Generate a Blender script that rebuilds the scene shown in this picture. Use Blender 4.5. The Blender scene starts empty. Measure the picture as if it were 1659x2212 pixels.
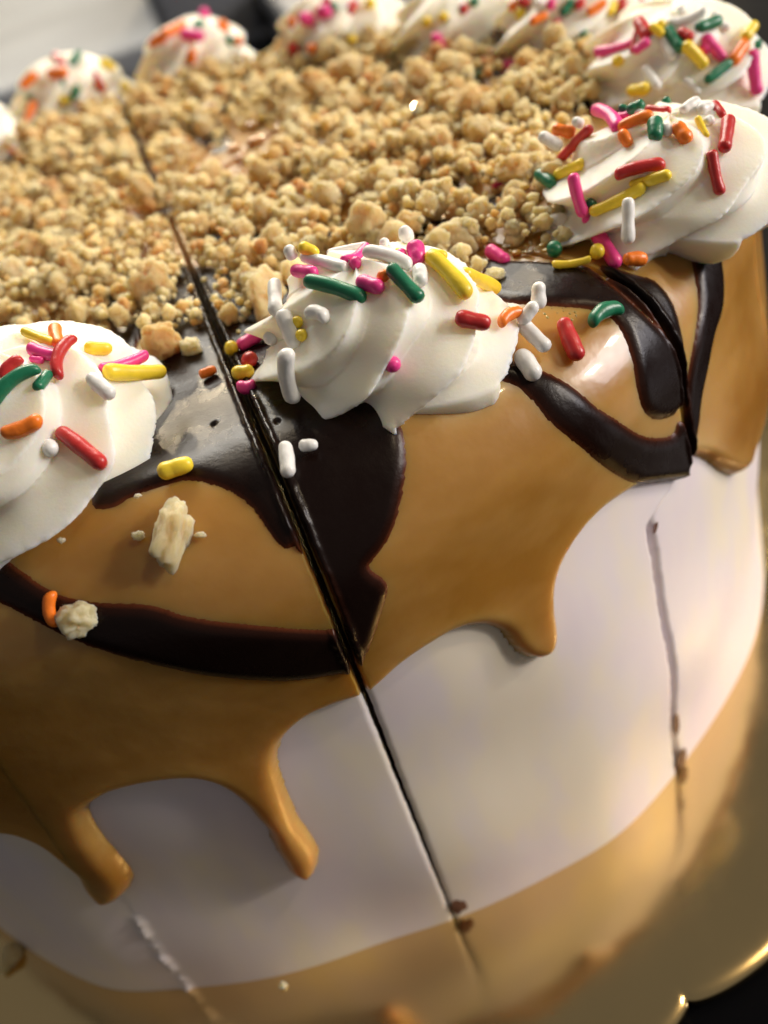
import bpy, math, random
import numpy as np
from mathutils import Vector, Matrix, noise
from mathutils.bvhtree import BVHTree
from mathutils.kdtree import KDTree

SC = bpy.context.scene
COL = SC.collection
rng = np.random.default_rng(7)
R_ = math.radians

# ------------------------------------------------------------------ camera
W_, H_ = 1659.0, 2212.0                      # working frame of the measurements (3:4)
FPX, PITCH, ROLL, CAMH = 2135.1, R_(37.485), R_(17.833), 0.140
CAMLOC = np.array([0.0199, -0.1739, CAMH])   # cake centre on the board = world origin
_fwd = np.array([0, math.cos(PITCH), -math.sin(PITCH)])
_up0 = np.array([0, math.sin(PITCH), math.cos(PITCH)])
_r0 = np.array([1.0, 0, 0])
_right = math.cos(ROLL) * _r0 - math.sin(ROLL) * _up0
_up = math.sin(ROLL) * _r0 + math.cos(ROLL) * _up0
cam = bpy.data.cameras.new('camera')
cam.sensor_fit = 'HORIZONTAL'
cam.sensor_width = 36.0
cam.lens = 36.0 * FPX / W_
cam.clip_start, cam.clip_end = 0.005, 20
cam.dof.use_dof = True
cam.dof.focus_distance = 0.108
cam.dof.aperture_fstop = cam.lens / 2.05
camo = bpy.data.objects.new('camera', cam)
COL.objects.link(camo)
M = Matrix.Identity(4)
for i in range(3):
    M[i][0], M[i][1], M[i][2], M[i][3] = _right[i], _up[i], -_fwd[i], CAMLOC[i]
camo.matrix_world = M
SC.camera = camo

# ------------------------------------------------------------------ world, lamps, exposure
wd = bpy.data.worlds.new('World'); SC.world = wd; wd.use_nodes = True
bg = wd.node_tree.nodes['Background']
bg.inputs[0].default_value = (0.93, 0.90, .88, 1); bg.inputs[1].default_value = 0.135

def area(name, loc, target, size, watt, col, sy=None):
    l = bpy.data.lights.new(name, 'AREA')
    l.shape = 'RECTANGLE'; l.size = size; l.size_y = sy or size
    l.energy = watt; l.color = col
    o = bpy.data.objects.new(name, l); COL.objects.link(o)
    o.location = loc
    o.rotation_euler = (Vector(target) - Vector(loc)).to_track_quat('-Z', 'Y').to_euler()
    return o
area('window_light_back', (.02, 1.30, 1.22), (0, 0, .06), 1.1, 30, (1.0, .945, .84), .62)
area('window_light_right', (1.18, -0.27, .46), (0, 0, .05), .45, 7.6, (.95, .92, 1.0))
for x, y, z, w in ((1.0, -.36, .50, 3.3), (1.04, -.12, .58, 2.6)):  # small lamps added at the right for board caustics and glints on the drips
    area('added_caustic_lamp', (x, y, z), (0, -.05, .03), .07, w, (1.0, .86, .66))
for i, (x, y, z, w) in enumerate([(.85, -.35, 1.25, 3), (.02, .85, 1.35, 2.5), (.25, 2.6, 1.05, 9), (-.5, 2.8, 1.2, 9), (.9, 2.4, .95, 8)]):
    area('ceiling_spot', (x, y, z), (0, 0, .08), .06, w, (1.0, .80, .52))
SC.view_settings.view_transform = 'Standard'
SC.view_settings.look = 'None'
SC.view_settings.exposure = 0.14
SC.view_settings.gamma = 1.0
SC.render.engine = 'CYCLES'
SC.cycles.use_denoising = True
SC.cycles.max_bounces = 10
SC.cycles.blur_glossy = .15
SC.cycles.sample_clamp_indirect = 25.0

# ------------------------------------------------------------------ helpers
def tag(o, label=None, cat=None, group=None, kind=None):
    if label: o['label'] = label
    if cat: o['category'] = cat
    if group: o['group'] = group
    if kind: o['kind'] = kind
    return o

def empty(name, loc=(0, 0, 0)):
    o = bpy.data.objects.new(name, None); COL.objects.link(o); o.location = loc
    o.empty_display_size = .01
    return o

def link(name, me, mats=(), parent=None):
    for m in mats: me.materials.append(m)
    o = bpy.data.objects.new(name, me); COL.objects.link(o)
    if parent: o.parent = parent
    return o

def mesh_np(name, verts, faces, smooth=True, mat_idx=None, attrs=None):
    """faces: (n,4) or (n,3) int arrays, or list of them"""
    if not isinstance(faces, (list, tuple)): faces = [faces]
    me = bpy.data.meshes.new(name)
    verts = np.asarray(verts, np.float32)
    me.vertices.add(len(verts)); me.vertices.foreach_set('co', verts.ravel())
    loops = np.concatenate([np.asarray(f, np.int32).ravel() for f in faces])
    tot = np.concatenate([np.full(len(f), f.shape[1], np.int32) for f in faces])
    start = np.concatenate([[0], np.cumsum(tot)[:-1]]).astype(np.int32)
    me.loops.add(len(loops)); me.loops.foreach_set('vertex_index', loops)
    me.polygons.add(len(tot)); me.polygons.foreach_set('loop_start', start)
    me.polygons.foreach_set('loop_total', tot)
    if mat_idx is not None: me.polygons.foreach_set('material_index', np.asarray(mat_idx, np.int32))
    me.update(calc_edges=True); me.validate()
    if smooth: me.polygons.foreach_set('use_smooth', np.ones(len(me.polygons), bool))
    if attrs:
        for k, v in attrs.items():
            a = me.attributes.new(k, 'FLOAT', 'POINT'); a.data.foreach_set('value', np.asarray(v, np.float32))
    return me

def grid_faces(n, m, off=0):
    i = np.arange(n - 1)[:, None] * m + np.arange(m - 1)[None]
    i = i.ravel() + off
    return np.stack([i, i + 1, i + m + 1, i + m], 1)

# pixel of the measuring frame -> ray
def rays(P):
    P = np.atleast_2d(np.asarray(P, float))
    d = (P[:, 0:1] - W_ / 2) / FPX * _right - (P[:, 1:2] - H_ / 2) / FPX * _up + _fwd
    return d / np.linalg.norm(d, axis=1)[:, None]
def to_px(X):
    X = np.atleast_2d(X) - CAMLOC
    z = X @ _fwd
    return np.c_[W_ / 2 + FPX * (X @ _right) / z, H_ / 2 - FPX * (X @ _up) / z], z

# ------------------------------------------------------------------ node materials
def mat(name):
    m = bpy.data.materials.new(name); m.use_nodes = True
    nt = m.node_tree
    return m, nt, nt.nodes['Principled BSDF']
def N(nt, typ, **kw):
    n = nt.nodes.new(typ)
    for k, v in kw.items():
        if k.startswith('i_'): n.inputs[k[2:].replace('_', ' ')].default_value = v
        else: setattr(n, k, v)
    return n
def ramp(nt, fac, stops):
    r = nt.nodes.new('ShaderNodeValToRGB')
    el = r.color_ramp.elements
    el[0].position, el[0].color = stops[0][0], (*stops[0][1], 1)
    el[1].position, el[1].color = stops[-1][0], (*stops[-1][1], 1)
    for p, c in stops[1:-1]:
        e = el.new(p); e.color = (*c, 1)
    nt.links.new(fac, r.inputs[0]); return r.outputs[0]
def noise_tex(nt, scale, detail=3, rough=.5, coords='Object', stretch=None):
    tc = nt.nodes.new('ShaderNodeTexCoord')
    src = tc.outputs[coords]
    if stretch:
        mp = nt.nodes.new('ShaderNodeMapping'); mp.inputs['Scale'].default_value = stretch
        nt.links.new(src, mp.inputs[0]); src = mp.outputs[0]
    n = N(nt, 'ShaderNodeTexNoise'); n.inputs['Scale'].default_value = scale
    n.inputs['Detail'].default_value = detail; n.inputs['Roughness'].default_value = rough
    nt.links.new(src, n.inputs['Vector'])
    return n.outputs['Fac']
def bump(nt, bs, h, strength, dist):
    b = nt.nodes.new('ShaderNodeBump'); b.inputs['Strength'].default_value = strength
    b.inputs['Distance'].default_value = dist
    nt.links.new(h, b.inputs['Height']); nt.links.new(b.outputs[0], bs.inputs['Normal'])
def sss(bs, w, rad, scale):
    bs.inputs['Subsurface Weight'].default_value = w
    bs.inputs['Subsurface Radius'].default_value = rad
    bs.inputs['Subsurface Scale'].default_value = scale

def m_cream():
    m, nt, b = mat('piped_cream')
    c = ramp(nt, noise_tex(nt, 160, 3), [(.3, (.90, .855, .73)), (.7, (.93, .90, .80))])
    nt.links.new(c, b.inputs['Base Color'])
    b.inputs['Roughness'].default_value = .48
    b.inputs['Specular IOR Level'].default_value = .35
    sss(b, .75, (1.0, .72, .38), .0032)
    bump(nt, b, noise_tex(nt, 2600, 4, .6), .14, .0003)
    return m
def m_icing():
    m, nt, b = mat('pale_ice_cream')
    c = ramp(nt, noise_tex(nt, 62, 3, .55, stretch=(1, 1, .42)), [(.36, (.81, .725, .775)), (.5, (.845, .77, .77)), (.64, (.90, .815, .68))])  # warm cream mottles painted in for light thrown up by the gold board
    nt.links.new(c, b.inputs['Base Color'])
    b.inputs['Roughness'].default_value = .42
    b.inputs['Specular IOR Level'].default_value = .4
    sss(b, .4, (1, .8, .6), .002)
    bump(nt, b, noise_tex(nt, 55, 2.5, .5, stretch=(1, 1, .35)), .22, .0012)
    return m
def m_dark_cake():
    m, nt, b = mat('chocolate_ice_cream')
    c = ramp(nt, noise_tex(nt, 500, 4), [(.3, (.016, .007, .005)), (.75, (.06, .024, .014))])
    nt.links.new(c, b.inputs['Base Color']); b.inputs['Roughness'].default_value = .6
    bump(nt, b, noise_tex(nt, 900, 4), .6, .0006)
    return m
def m_caramel():
    m, nt, b = mat('caramel')
    at = N(nt, 'ShaderNodeAttribute', attribute_name='thick')
    c = ramp(nt, at.outputs['Fac'], [(0, (.61, .37, .115)), (.45, (.455, .24, .053)), (1, (.325, .142, .020))])
    nz = ramp(nt, noise_tex(nt, 36, 4, .55, stretch=(1, 1, 1.9)), [(.36, (.80, .72, .50)), (.64, (1.14, 1.22, 1.6))])
    mx = N(nt, 'ShaderNodeMix', data_type='RGBA', blend_type='MULTIPLY')
    mx.inputs[0].default_value = 1
    nt.links.new(c, mx.inputs[6]); nt.links.new(nz, mx.inputs[7])
    nt.links.new(mx.outputs[2], b.inputs['Base Color'])
    b.inputs['Roughness'].default_value = .30
    b.inputs['Coat Weight'].default_value = .24; b.inputs['Coat Roughness'].default_value = .04
    b.inputs['IOR'].default_value = 1.46
    b.inputs['Specular IOR Level'].default_value = .5
    sss(b, .85, (1.0, .50, .14), .0060)
    bump(nt, b, noise_tex(nt, 120, 4, .45), .20, .0015)
    return m
def m_choc():
    m, nt, b = mat('chocolate_fudge')
    at = N(nt, 'ShaderNodeAttribute', attribute_name='thick')
    c = ramp(nt, at.outputs['Fac'], [(0, (.11, .026, .008)), (.3, (.022, .0065, .0035)), (.8, (.0085, .0038, .0028))])
    nt.links.new(c, b.inputs['Base Color'])
    r = ramp(nt, noise_tex(nt, 300, 4, .6), [(.3, (.22,) * 3), (.7, (.36,) * 3)])
    nt.links.new(r, b.inputs['Roughness'])
    b.inputs['Specular IOR Level'].default_value = .17
    bump(nt, b, noise_tex(nt, 420, 5, .72), .10, .0008)
    return m
def m_crumb():
    m, nt, b = mat('biscuit_crumb')
    at = N(nt, 'ShaderNodeAttribute', attribute_name='tone')
    oi = N(nt, 'ShaderNodeObjectInfo')
    ad = N(nt, 'ShaderNodeMath', operation='ADD'); nt.links.new(at.outputs['Fac'], ad.inputs[0])
    ml = N(nt, 'ShaderNodeMath', operation='MULTIPLY'); ml.inputs[1].default_value = .32
    nt.links.new(oi.outputs['Random'], ml.inputs[0]); nt.links.new(ml.outputs[0], ad.inputs[1])
    c = ramp(nt, ad.outputs[0], [(0, (.95, .785, .49)), (.4, (.93, .70, .37)), (.75, (.84, .54, .23)), (1, (.58, .30, .11))])
    nz = ramp(nt, noise_tex(nt, 1100, 5, .7), [(.25, (.72, .70, .66)), (.75, (1.1, 1.1, 1.1))])
    mx = N(nt, 'ShaderNodeMix', data_type='RGBA', blend_type='MULTIPLY'); mx.inputs[0].default_value = 1
    nt.links.new(c, mx.inputs[6]); nt.links.new(nz, mx.inputs[7])
    nt.links.new(mx.outputs[2], b.inputs['Base Color'])
    b.inputs['Roughness'].default_value = .62
    b.inputs['Specular IOR Level'].default_value = .35
    sss(b, .85, (1, .78, .48), .0032)
    bump(nt, b, noise_tex(nt, 1100, 5, .75), .75, .0007)
    return m
def m_candy(name, col):
    m, nt, b = mat(name)
    nz = noise_tex(nt, 700, 3)
    c = ramp(nt, nz, [(.3, tuple(x * .86 for x in col)), (.65, col)])
    nt.links.new(c, b.inputs['Base Color'])
    b.inputs['Roughness'].default_value = .34
    b.inputs['Specular IOR Level'].default_value = .5
    sss(b, .12, (1, .8, .6), .0006)
    bump(nt, b, noise_tex(nt, 1300, 3, .5), .20, .0003)
    return m
def m_gold():
    m, nt, b = mat('gold_foil_board')
    b.inputs['Base Color'].default_value = (.80, .58, .27, 1)
    b.inputs['Metallic'].default_value = 1
    r = ramp(nt, noise_tex(nt, 55, 4, .6), [(.3, (.12,) * 3), (.75, (.19,) * 3)])
    nt.links.new(r, b.inputs['Roughness'])
    bump(nt, b, noise_tex(nt, 48, 2, .4), .17, .0020)
    return m
def m_plain(name, col, rough=.5, metal=0, nscale=12, var=.15):
    m, nt, b = mat(name)
    c = ramp(nt, noise_tex(nt, nscale, 4), [(.3, tuple(x * (1 - var) for x in col)), (.7, tuple(min(1, x * (1 + var)) for x in col))])
    nt.links.new(c, b.inputs['Base Color'])
    b.inputs['Roughness'].default_value = rough; b.inputs['Metallic'].default_value = metal
    return m
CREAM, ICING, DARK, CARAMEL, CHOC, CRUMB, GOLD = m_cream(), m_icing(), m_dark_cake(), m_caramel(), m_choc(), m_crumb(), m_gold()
CANDY = {'g': m_candy('green_candy', (.012, .175, .085)), 'p': m_candy('pink_candy', (.85, .055, .30)),
         'y': m_candy('yellow_candy', (.94, .70, .045)), 'r': m_candy('red_candy', (.56, .030, .030)),
         'o': m_candy('orange_candy', (.93, .22, .018)), 'w': m_candy('white_candy', (.86, .86, .84))}
CNAME = {'g': 'green', 'p': 'pink', 'y': 'yellow', 'r': 'red', 'o': 'orange', 'w': 'white'}

# ------------------------------------------------------------------ cake surface (profile of revolution, a little uneven)
CR, CH, RHO = .0951, .0837, .0135
S1 = CR - RHO; S2 = S1 + math.pi * RHO / 2; STOT = S2 + CH - RHO
_kt = np.radians([-180, -133, -116.3, -108.8, -90, -83, -72.7, -66.4, -56.8, -39.7, 0, 180])
_kv = np.array([1.0, .9886, 1.031, 1.005, .975, .9855, .9952, 1.0133, 1.0116, 1.012, 1.0, 1.0])
_kf = np.radians(np.arange(-180, 181, 1.0))
_kk = np.interp(_kf, _kt, _kv); _ker = np.hanning(13); _ker /= _ker.sum()
_kk = np.convolve(np.pad(_kk, 6, mode='wrap'), _ker, 'valid')
def wrap(t): return (t + np.pi) % (2 * np.pi) - np.pi
def kmod(th, z):
    w = np.clip(1 - z / CH, 0, 1) ; w = w * w * (3 - 2 * w)
    return 1 + (np.interp(wrap(th), _kf, _kk) - 1) * w
def surf(s, th, off=0.0):
    s = np.asarray(s, float); th = np.asarray(th, float)
    a = np.clip((s - S1) / RHO, 0, math.pi / 2)
    r = np.where(s < S1, s, S1 + RHO * np.sin(a)); z = np.where(s < S1, CH, np.where(s < S2, CH - RHO + RHO * np.cos(a), CH - RHO - (s - S2)))
    nr, nz = np.sin(a), np.cos(a)
    wob = .00035 * np.sin(5 * th + 90 * s) + .00025 * np.sin(11 * th - 140 * s + 1.3) + .0002 * np.sin(240 * s + 3 * th)
    wob = wob * np.clip(s / .05, 0, 1)
    o = off + wob
    r2 = (r * kmod(th, z)) + nr * o
    return np.stack([r2 * np.cos(th), r2 * np.sin(th), z + nz * o], -1)
def normal_at(s, th):
    a = np.clip((np.asarray(s) - S1) / RHO, 0, math.pi / 2)
    return np.stack([np.sin(a) * np.cos(th), np.sin(a) * np.sin(th), np.cos(a)], -1)
def sdf(X):
    th = np.arctan2(X[:, 1], X[:, 0]); r = np.hypot(X[:, 0], X[:, 1]) / kmod(th, X[:, 2])
    qx, qz = r - S1, X[:, 2] - (CH - RHO)
    out = np.hypot(np.maximum(qx, 0), np.maximum(qz, 0)) + np.minimum(np.maximum(qx, qz), 0) - RHO
    return out
def hit(P, off=.0008):
    """where pixels of the photo meet the cake: arc length s, angle, 3-D point"""
    d = rays(P); n = len(d); t = np.full(n, .03)
    for _ in range(160):
        X = CAMLOC + d * t[:, None]
        t = t + np.maximum(sdf(X) - off, 0) * .7
        t = np.minimum(t, .6)
    X = CAMLOC + d * t[:, None]
    th = np.arctan2(X[:, 1], X[:, 0]); r = np.hypot(X[:, 0], X[:, 1]) / kmod(th, X[:, 2]); z = X[:, 2]
    s = np.where((r > S1) & (z > CH - RHO), S1 + RHO * np.arctan2(r - S1, z - (CH - RHO)), np.where(z > CH - RHO, r, S2 + (CH - RHO - z)))
    return s, th, X

def spline(P, per=10, closed=False):
    P = np.asarray(P, float); n = len(P); out = []
    for i in range(n if closed else n - 1):
        if closed: a, b, c, d = P[(i - 1) % n], P[i], P[(i + 1) % n], P[(i + 2) % n]
        else: a, b, c, d = P[max(i - 1, 0)], P[i], P[i + 1], P[min(i + 2, n - 1)]
        t = np.linspace(0, 1, per, endpoint=False)[:, None]
        out.append(.5 * (2 * b + (c - a) * t + (2 * a - 5 * b + 4 * c - d) * t ** 2 + (3 * b - a - 3 * c + d) * t ** 3))
    if not closed: out.append(P[-1:])
    return np.concatenate(out)
def in_poly(x, y, px, py):
    ins = np.zeros(x.shape, bool); n = len(px)
    for i in range(n):
        j = i - 1
        c = ((py[i] > y) != (py[j] > y))
        if not c.any(): continue
        xi = (px[j] - px[i]) * (y - py[i]) / (py[j] - py[i] + 1e-15) + px[i]
        ins ^= c & (x < xi)
    return ins
def dens(s, th, step=.00025):
    """densify a polyline given in (s, theta); returns 3-D samples"""
    S, T = [s[:1]], [th[:1]]
    for i in range(len(s) - 1):
        dt = wrap(th[i + 1] - th[i])
        L = math.hypot(s[i + 1] - s[i], dt * .095)
        k = max(1, int(L / step)); u = np.arange(1, k + 1) / k
        S.append(s[i] + (s[i + 1] - s[i]) * u); T.append(th[i] + dt * u)
    S, T = np.concatenate(S), np.concatenate(T)
    return S, T, surf(S, T)
class Region:
    """a region of the cake's surface bounded by a closed outline in (s, theta)"""
    def __init__(self, s, th):
        s = np.append(s, s[0]); th = np.append(th, th[0])
        self.S, self.T, self.X = dens(s, th)
        self.kd = KDTree(len(self.X))
        for i, p in enumerate(self.X): self.kd.insert(p, i)
        self.kd.balance()
        k = max(1, len(self.S) // 900)
        self.px, self.py = (self.S * np.cos(self.T))[::k], (self.S * np.sin(self.T))[::k]
        self.lo, self.hi = self.X.min(0), self.X.max(0)
    def dist(self, s, th, X, cap=.006):
        x, y = s * np.cos(th), s * np.sin(th)
        d = np.full(len(s), -cap)
        bb = (x > self.px.min()) & (x < self.px.max()) & (y > self.py.min()) & (y < self.py.max())
        ib = np.nonzero(bb)[0]
        ins = np.zeros(len(s), bool)
        if len(ib): ins[ib] = in_poly(x[ib], y[ib], self.px, self.py)
        d[ins] = cap
        m = np.all((X > self.lo - cap) & (X < self.hi + cap), axis=1)
        idx = np.nonzero(m)[0]
        if len(idx) == 0: return d
        f = self.kd.find
        dd = np.minimum(np.fromiter((f(p)[2] for p in X[idx].tolist()), float, len(idx)), cap)
        d[idx] = np.where(ins[idx], dd, -dd)
        return d
class Ribbon:
    def __init__(self, s, th, w):
        self.w = w
        self.S, self.T, self.X = dens(s, th, .0004)
        self.kd = KDTree(len(self.X))
        for i, p in enumerate(self.X): self.kd.insert(p, i)
        self.kd.balance()
        self.lo, self.hi = self.X.min(0), self.X.max(0)
    def dist(self, s, th, X, cap=.006):
        d = np.full(len(s), -cap)
        m = np.all((X > self.lo - cap - self.w) & (X < self.hi + cap + self.w), axis=1)
        idx = np.nonzero(m)[0]
        if len(idx) == 0: return d
        f = self.kd.find
        dd = np.fromiter((f(p)[2] for p in X[idx].tolist()), float, len(idx))
        d[idx] = np.maximum(self.w * (1 + .18 * np.sin(40 * th[idx]) * np.sin(300 * s[idx])) - dd, -cap)
        return d

# lower edge of the caramel, followed along the photo from left to right
EDGE = [(-60, 1790), (0, 1794), (40, 1797), (75, 1809), (100, 1824), (135, 1854), (160, 1879), (176, 1914), (200, 1944), (230, 1953), (260, 1946), (280, 1924), (281, 1897),
        (264, 1868), (240, 1834), (212, 1794), (195, 1762), (192, 1745), (205, 1730), (250, 1706), (325, 1689), (400, 1682), (450, 1689), (490, 1707), (525, 1734),
        (550, 1764), (575, 1794), (590, 1834), (610, 1869), (625, 1891), (655, 1901), (682, 1889), (690, 1859), (683, 1832), (664, 1802), (644, 1771), (624, 1724),
        (611, 1689), (603, 1662), (604, 1630), (622, 1594), (665, 1556), (715, 1531), (770, 1512), (800, 1500), (829, 1474), (870, 1436), (920, 1401), (980, 1368), (1030, 1356),
        (1070, 1361), (1095, 1378), (1110, 1401), (1130, 1418), (1155, 1424), (1180, 1416), (1199, 1396), (1207, 1366), (1205, 1316), (1209, 1271), (1224, 1226),
        (1250, 1181), (1280, 1141), (1312, 1108), (1345, 1083), (1385, 1058), (1420, 1048), (1479, 1033), (1484, 1003), (1495, 986), (1519, 988), (1540, 1003), (1560, 1018), (1585, 1026), (1602, 1012)]
es, et, _ = hit(spline(EDGE, 6))
keep = np.ones(len(es), bool)
es, et = es[keep], et[keep]
t0, t1 = et[-1], et[0] + 2 * np.pi
tb = np.linspace(t0, t1, 260)[1:-1]
drip = sum(a * np.exp(-((tb - c) / w) ** 2) for a, c, w in [(.016, -.15, .05), (.022, .2, .06), (.014, .5, .05), (.020, .9, .05), (.012, 1.3, .06), (.021, 1.7, .05), (.015, 2.1, .05), (.02, 2.5, .06), (.013, 2.9, .05), (.019, 3.2, .05), (.012, 3.55, .05)])
base = np.interp(tb, [t0, t0 + .3, t1 - .3, t1], [es[-1], .118, .125, es[0]])
bs_ = base + drip + .004 * np.sin(tb * 9)
CARAMEL_EDGE = Region(np.concatenate([es, bs_]), np.concatenate([et, wrap(tb)]))

def reg_px(pts, per=6):
    s, t, _ = hit(spline(pts, per, True)); return Region(s, t)
CHOCS = [
    # long stripe low on the left slice and its tail right of the cut
    reg_px([(-70, 1205), (0, 1204), (50, 1236), (100, 1271), (150, 1291), (225, 1301), (325, 1304), (390, 1321), (450, 1331), (550, 1339), (650, 1346), (700, 1349), (740, 1352), (765, 1432),
            (700, 1451), (625, 1460), (551, 1457), (450, 1446), (350, 1428), (250, 1408), (150, 1378), (75, 1341), (0, 1303), (-70, 1270)]),
    reg_px([(440, 640), (500, 700), (560, 640), (800, 700), (840, 860), (870, 940), (876, 1000), (868, 1060), (853, 1120), (828, 1172), (800, 1206), (793, 1218), (806, 1232), (822, 1242), (831, 1262), (824, 1295), (800, 1370),
            (782, 1412), (768, 1434), (740, 1420), (726, 1352), (726, 1320), (712, 1280), (692, 1238), (664, 1206), (630, 1170), (590, 1120), (500, 1000), (430, 900), (400, 720)]),
    reg_px([(200, 600), (600, 600), (660, 760), (680, 950), (670, 1120), (630, 1180), (604, 1176), (580, 1146), (545, 1097), (500, 1064), (450, 1046), (400, 1040), (330, 1060), (280, 1080), (240, 1100), (200, 1080), (240, 900), (330, 780)]),
    # loop low on the right slice
    reg_px([(1040, 770), (1080, 782), (1109, 788), (1174, 808), (1229, 838), (1279, 878), (1329, 908), (1379, 938), (1419, 946), (1452, 938), (1464, 912), (1480, 930), (1484, 1030), (1450, 1042), (1404, 1048), (1359, 1040), (1304, 1008), (1254, 968), (1189, 918), (1149, 873), (1114, 840), (1070, 826), (1040, 828)]),
    # band that comes over the shoulder
    reg_px([(1050, 575), (1110, 570), (1180, 567), (1260, 575), (1310, 606), (1350, 640), (1400, 690), (1445, 740), (1478, 820), (1482, 880), (1466, 880), (1452, 898), (1414, 906), (1384, 883), (1369, 838), (1359, 778), (1339, 718), (1304, 680), (1254, 668), (1179, 663), (1104, 658), (1050, 640)]),
    reg_px([(1300, 570), (1369, 588), (1419, 606), (1454, 653), (1471, 713), (1480, 778), (1484, 840), (1480, 890), (1470, 830), (1440, 740), (1395, 680), (1330, 625)]),
    reg_px([(1494, 520), (1504, 600), (1511, 653), (1504, 718), (1489, 793), (1479, 853), (1474, 960), (1480, 1035), (1490, 980), (1502, 920), (1514, 853), (1529, 793), (1544, 728), (1564, 668), (1567, 603), (1556, 540), (1530, 490)]),
]
def rib(pts, w):
    p = spline(np.array(pts, float), 14); return Ribbon(p[:, 0], p[:, 1], w)
for c in np.arange(-5.0, 156, 25.7):         # zigzags round the far side
    t = R_(c)
    CHOCS.append(rib([(.058, t - .12), (.085, t - .10), (.112, t - .02), (.100, t + .05), (.062, t + .03), (.052, t + .16), (.09, t + .18), (.121, t + .24)], .0033))
for c in (-178, -152):
    t = R_(c)
    CHOCS.append(rib([(.058, t - .12), (.085, t - .10), (.112, t - .02), (.100, t + .05), (.062, t + .03), (.052, t + .16), (.09, t + .18), (.121, t + .24)], .0033))
for k in range(8):                           # stripes under the crumbs
    a = .3 + k * .8
    CHOCS.append(rib([(.022 + .004 * (k % 3), a), (.04, a + .25), (.058, a + .30), (.066, a + .5)], .0026))
CHOCS.append(rib([(.056, -1.20), (.055, -.95), (.052, -.6)], .0036))

# ------------------------------------------------------------------ slices
CUT_A = math.degrees(-1.4513)
cuts = [CUT_A + 25.714 * k for k in range(14)]
cuts[1] = -51.9
gapw = [.00046] + [.00016] * 13              # half widths: only the front cut gapes
gapw[5] = gapw[6] = gapw[7] = gapw[8] = .0005
gapw[13] = 0.0
def half_gap(k, s):
    g = gapw[k % 14] * np.ones_like(s)
    if k % 14 == 0:
        g = np.interp(s, [0, .04, .07, .09, .12, .15, STOT], [.0001, .0002, .00030, .00036, .00034, .00027, .00012])
    if k % 14 == 1:
        g = np.interp(s, [0, .06, .09, .11, .12, STOT], [.0001, .0001, .00020, .00018, .00012, .00009])
    return g
SLICE_LABEL = {
    0: 'front cake slice under the middle rosette, right of the wide dark cut',
    1: 'cake slice at the right edge under the big right rosette with dark looping stripes',
    2: 'cake slice behind the big right rosette, under the rosette in the top right corner',
    3: 'cake slice at the back right next behind the top right corner rosette',
    4: 'cake slice at the back under the rosettes right of the top centre',
    5: 'cake slice at the back under the rosette left of the top centre',
    6: 'cake slice at the back under the second rosette from the left',
    7: 'cake slice at the back left under the leftmost whole rosette',
    8: 'cake slice at the left edge under the rosette cut off by the photo edge',
    9: 'cake slice on the left with only its crumb covered tip in view, farther of three',
    10: 'cake slice on the left with only its crumb covered tip in view, middle of three',
    11: 'cake slice on the left with only its crumb covered tip in view, nearer of three',
    12: 'cake slice at the lower left corner with a short caramel drip on its pale side',
    13: 'front cake slice left of the wide dark cut, with a long low chocolate stripe',
}
DIMPLES = hit([(465, 925), (603, 920)])
def _s01(x): x = np.clip(x, 0, 1); return x * x * (3 - 2 * x)
def cut_angle(k, s):
    k %= 14
    a = R_(cuts[k]) * np.ones_like(s)
    if k == 1: a = a - R_(4.9) * _s01((s - .1165) / .0042)
    amp = {0: .00006, 1: .00016, 13: .00016}.get(k, .00008)
    jag = (np.sin(s * 1150 + k) + .8 * np.sin(s * 2740 + 2 * k) + .7 * np.sin(s * 4900 + k) + .6 * np.sin(s * 310)) / 2
    w = _s01((s - .117) / .005) if k else np.ones_like(s)
    return a + amp * jag * w / .095
def smooth01(x): x = np.clip(x, 0, 1); return x * x * (3 - 2 * x)

def layer_heights(s, th, X, e):
    """caramel and chocolate heights over the core; e = distance to the nearest cut"""
    near = s > .075
    d = np.full(len(s), .006)
    if near.any(): d[near] = CARAMEL_EDGE.dist(s[near], th[near], X[near])
    low = smooth01((s - .10) / .04)
    T = .0010 + .0016 * low; w = .0018 + .0012 * low
    u = np.clip(d / w, 0, 1)
    hc = np.where(d > 0, T * (1 - (1 - u) ** 3), np.maximum(d * 3 * T / w, -.0005))
    hc += np.where(d > 0, .00012 * np.sin(70 * s + 9 * th) * np.sin(13 * th), 0)
    dch = np.full(len(s), -.006)
    for c in CHOCS: dch = np.maximum(dch, c.dist(s, th, X))
    uu = np.clip(dch / .0016, 0, 1)
    hb = np.where(dch > 0, .00055 * (1 - (1 - uu) ** 2), np.maximum(dch * .69, -.0004))
    # lips of the cut: chocolate pushed up, then rounded into the gap
    rg = np.sin(s * 900) * .5 + np.sin(s * 2300 + 1) * .35 + np.sin(s * 5100) * .2
    lip = np.exp(-((e - .0006) / .00035) ** 2) * (.00028 + .00014 * rg)
    fall = -.00075 * np.clip(1 - e / .0004, 0, 1) ** 2
    hb = hb + np.where(dch > 0, lip, 0) + fall
    for q in range(len(DIMPLES[0])):
        r = np.linalg.norm(X - surf(DIMPLES[0][q], DIMPLES[1][q]), axis=1)
        hb -= .0010 * np.exp(-(r / .00026) ** 2) / (1 + q)
    hc = hc + fall
    return hc, hb, d, dch

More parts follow.
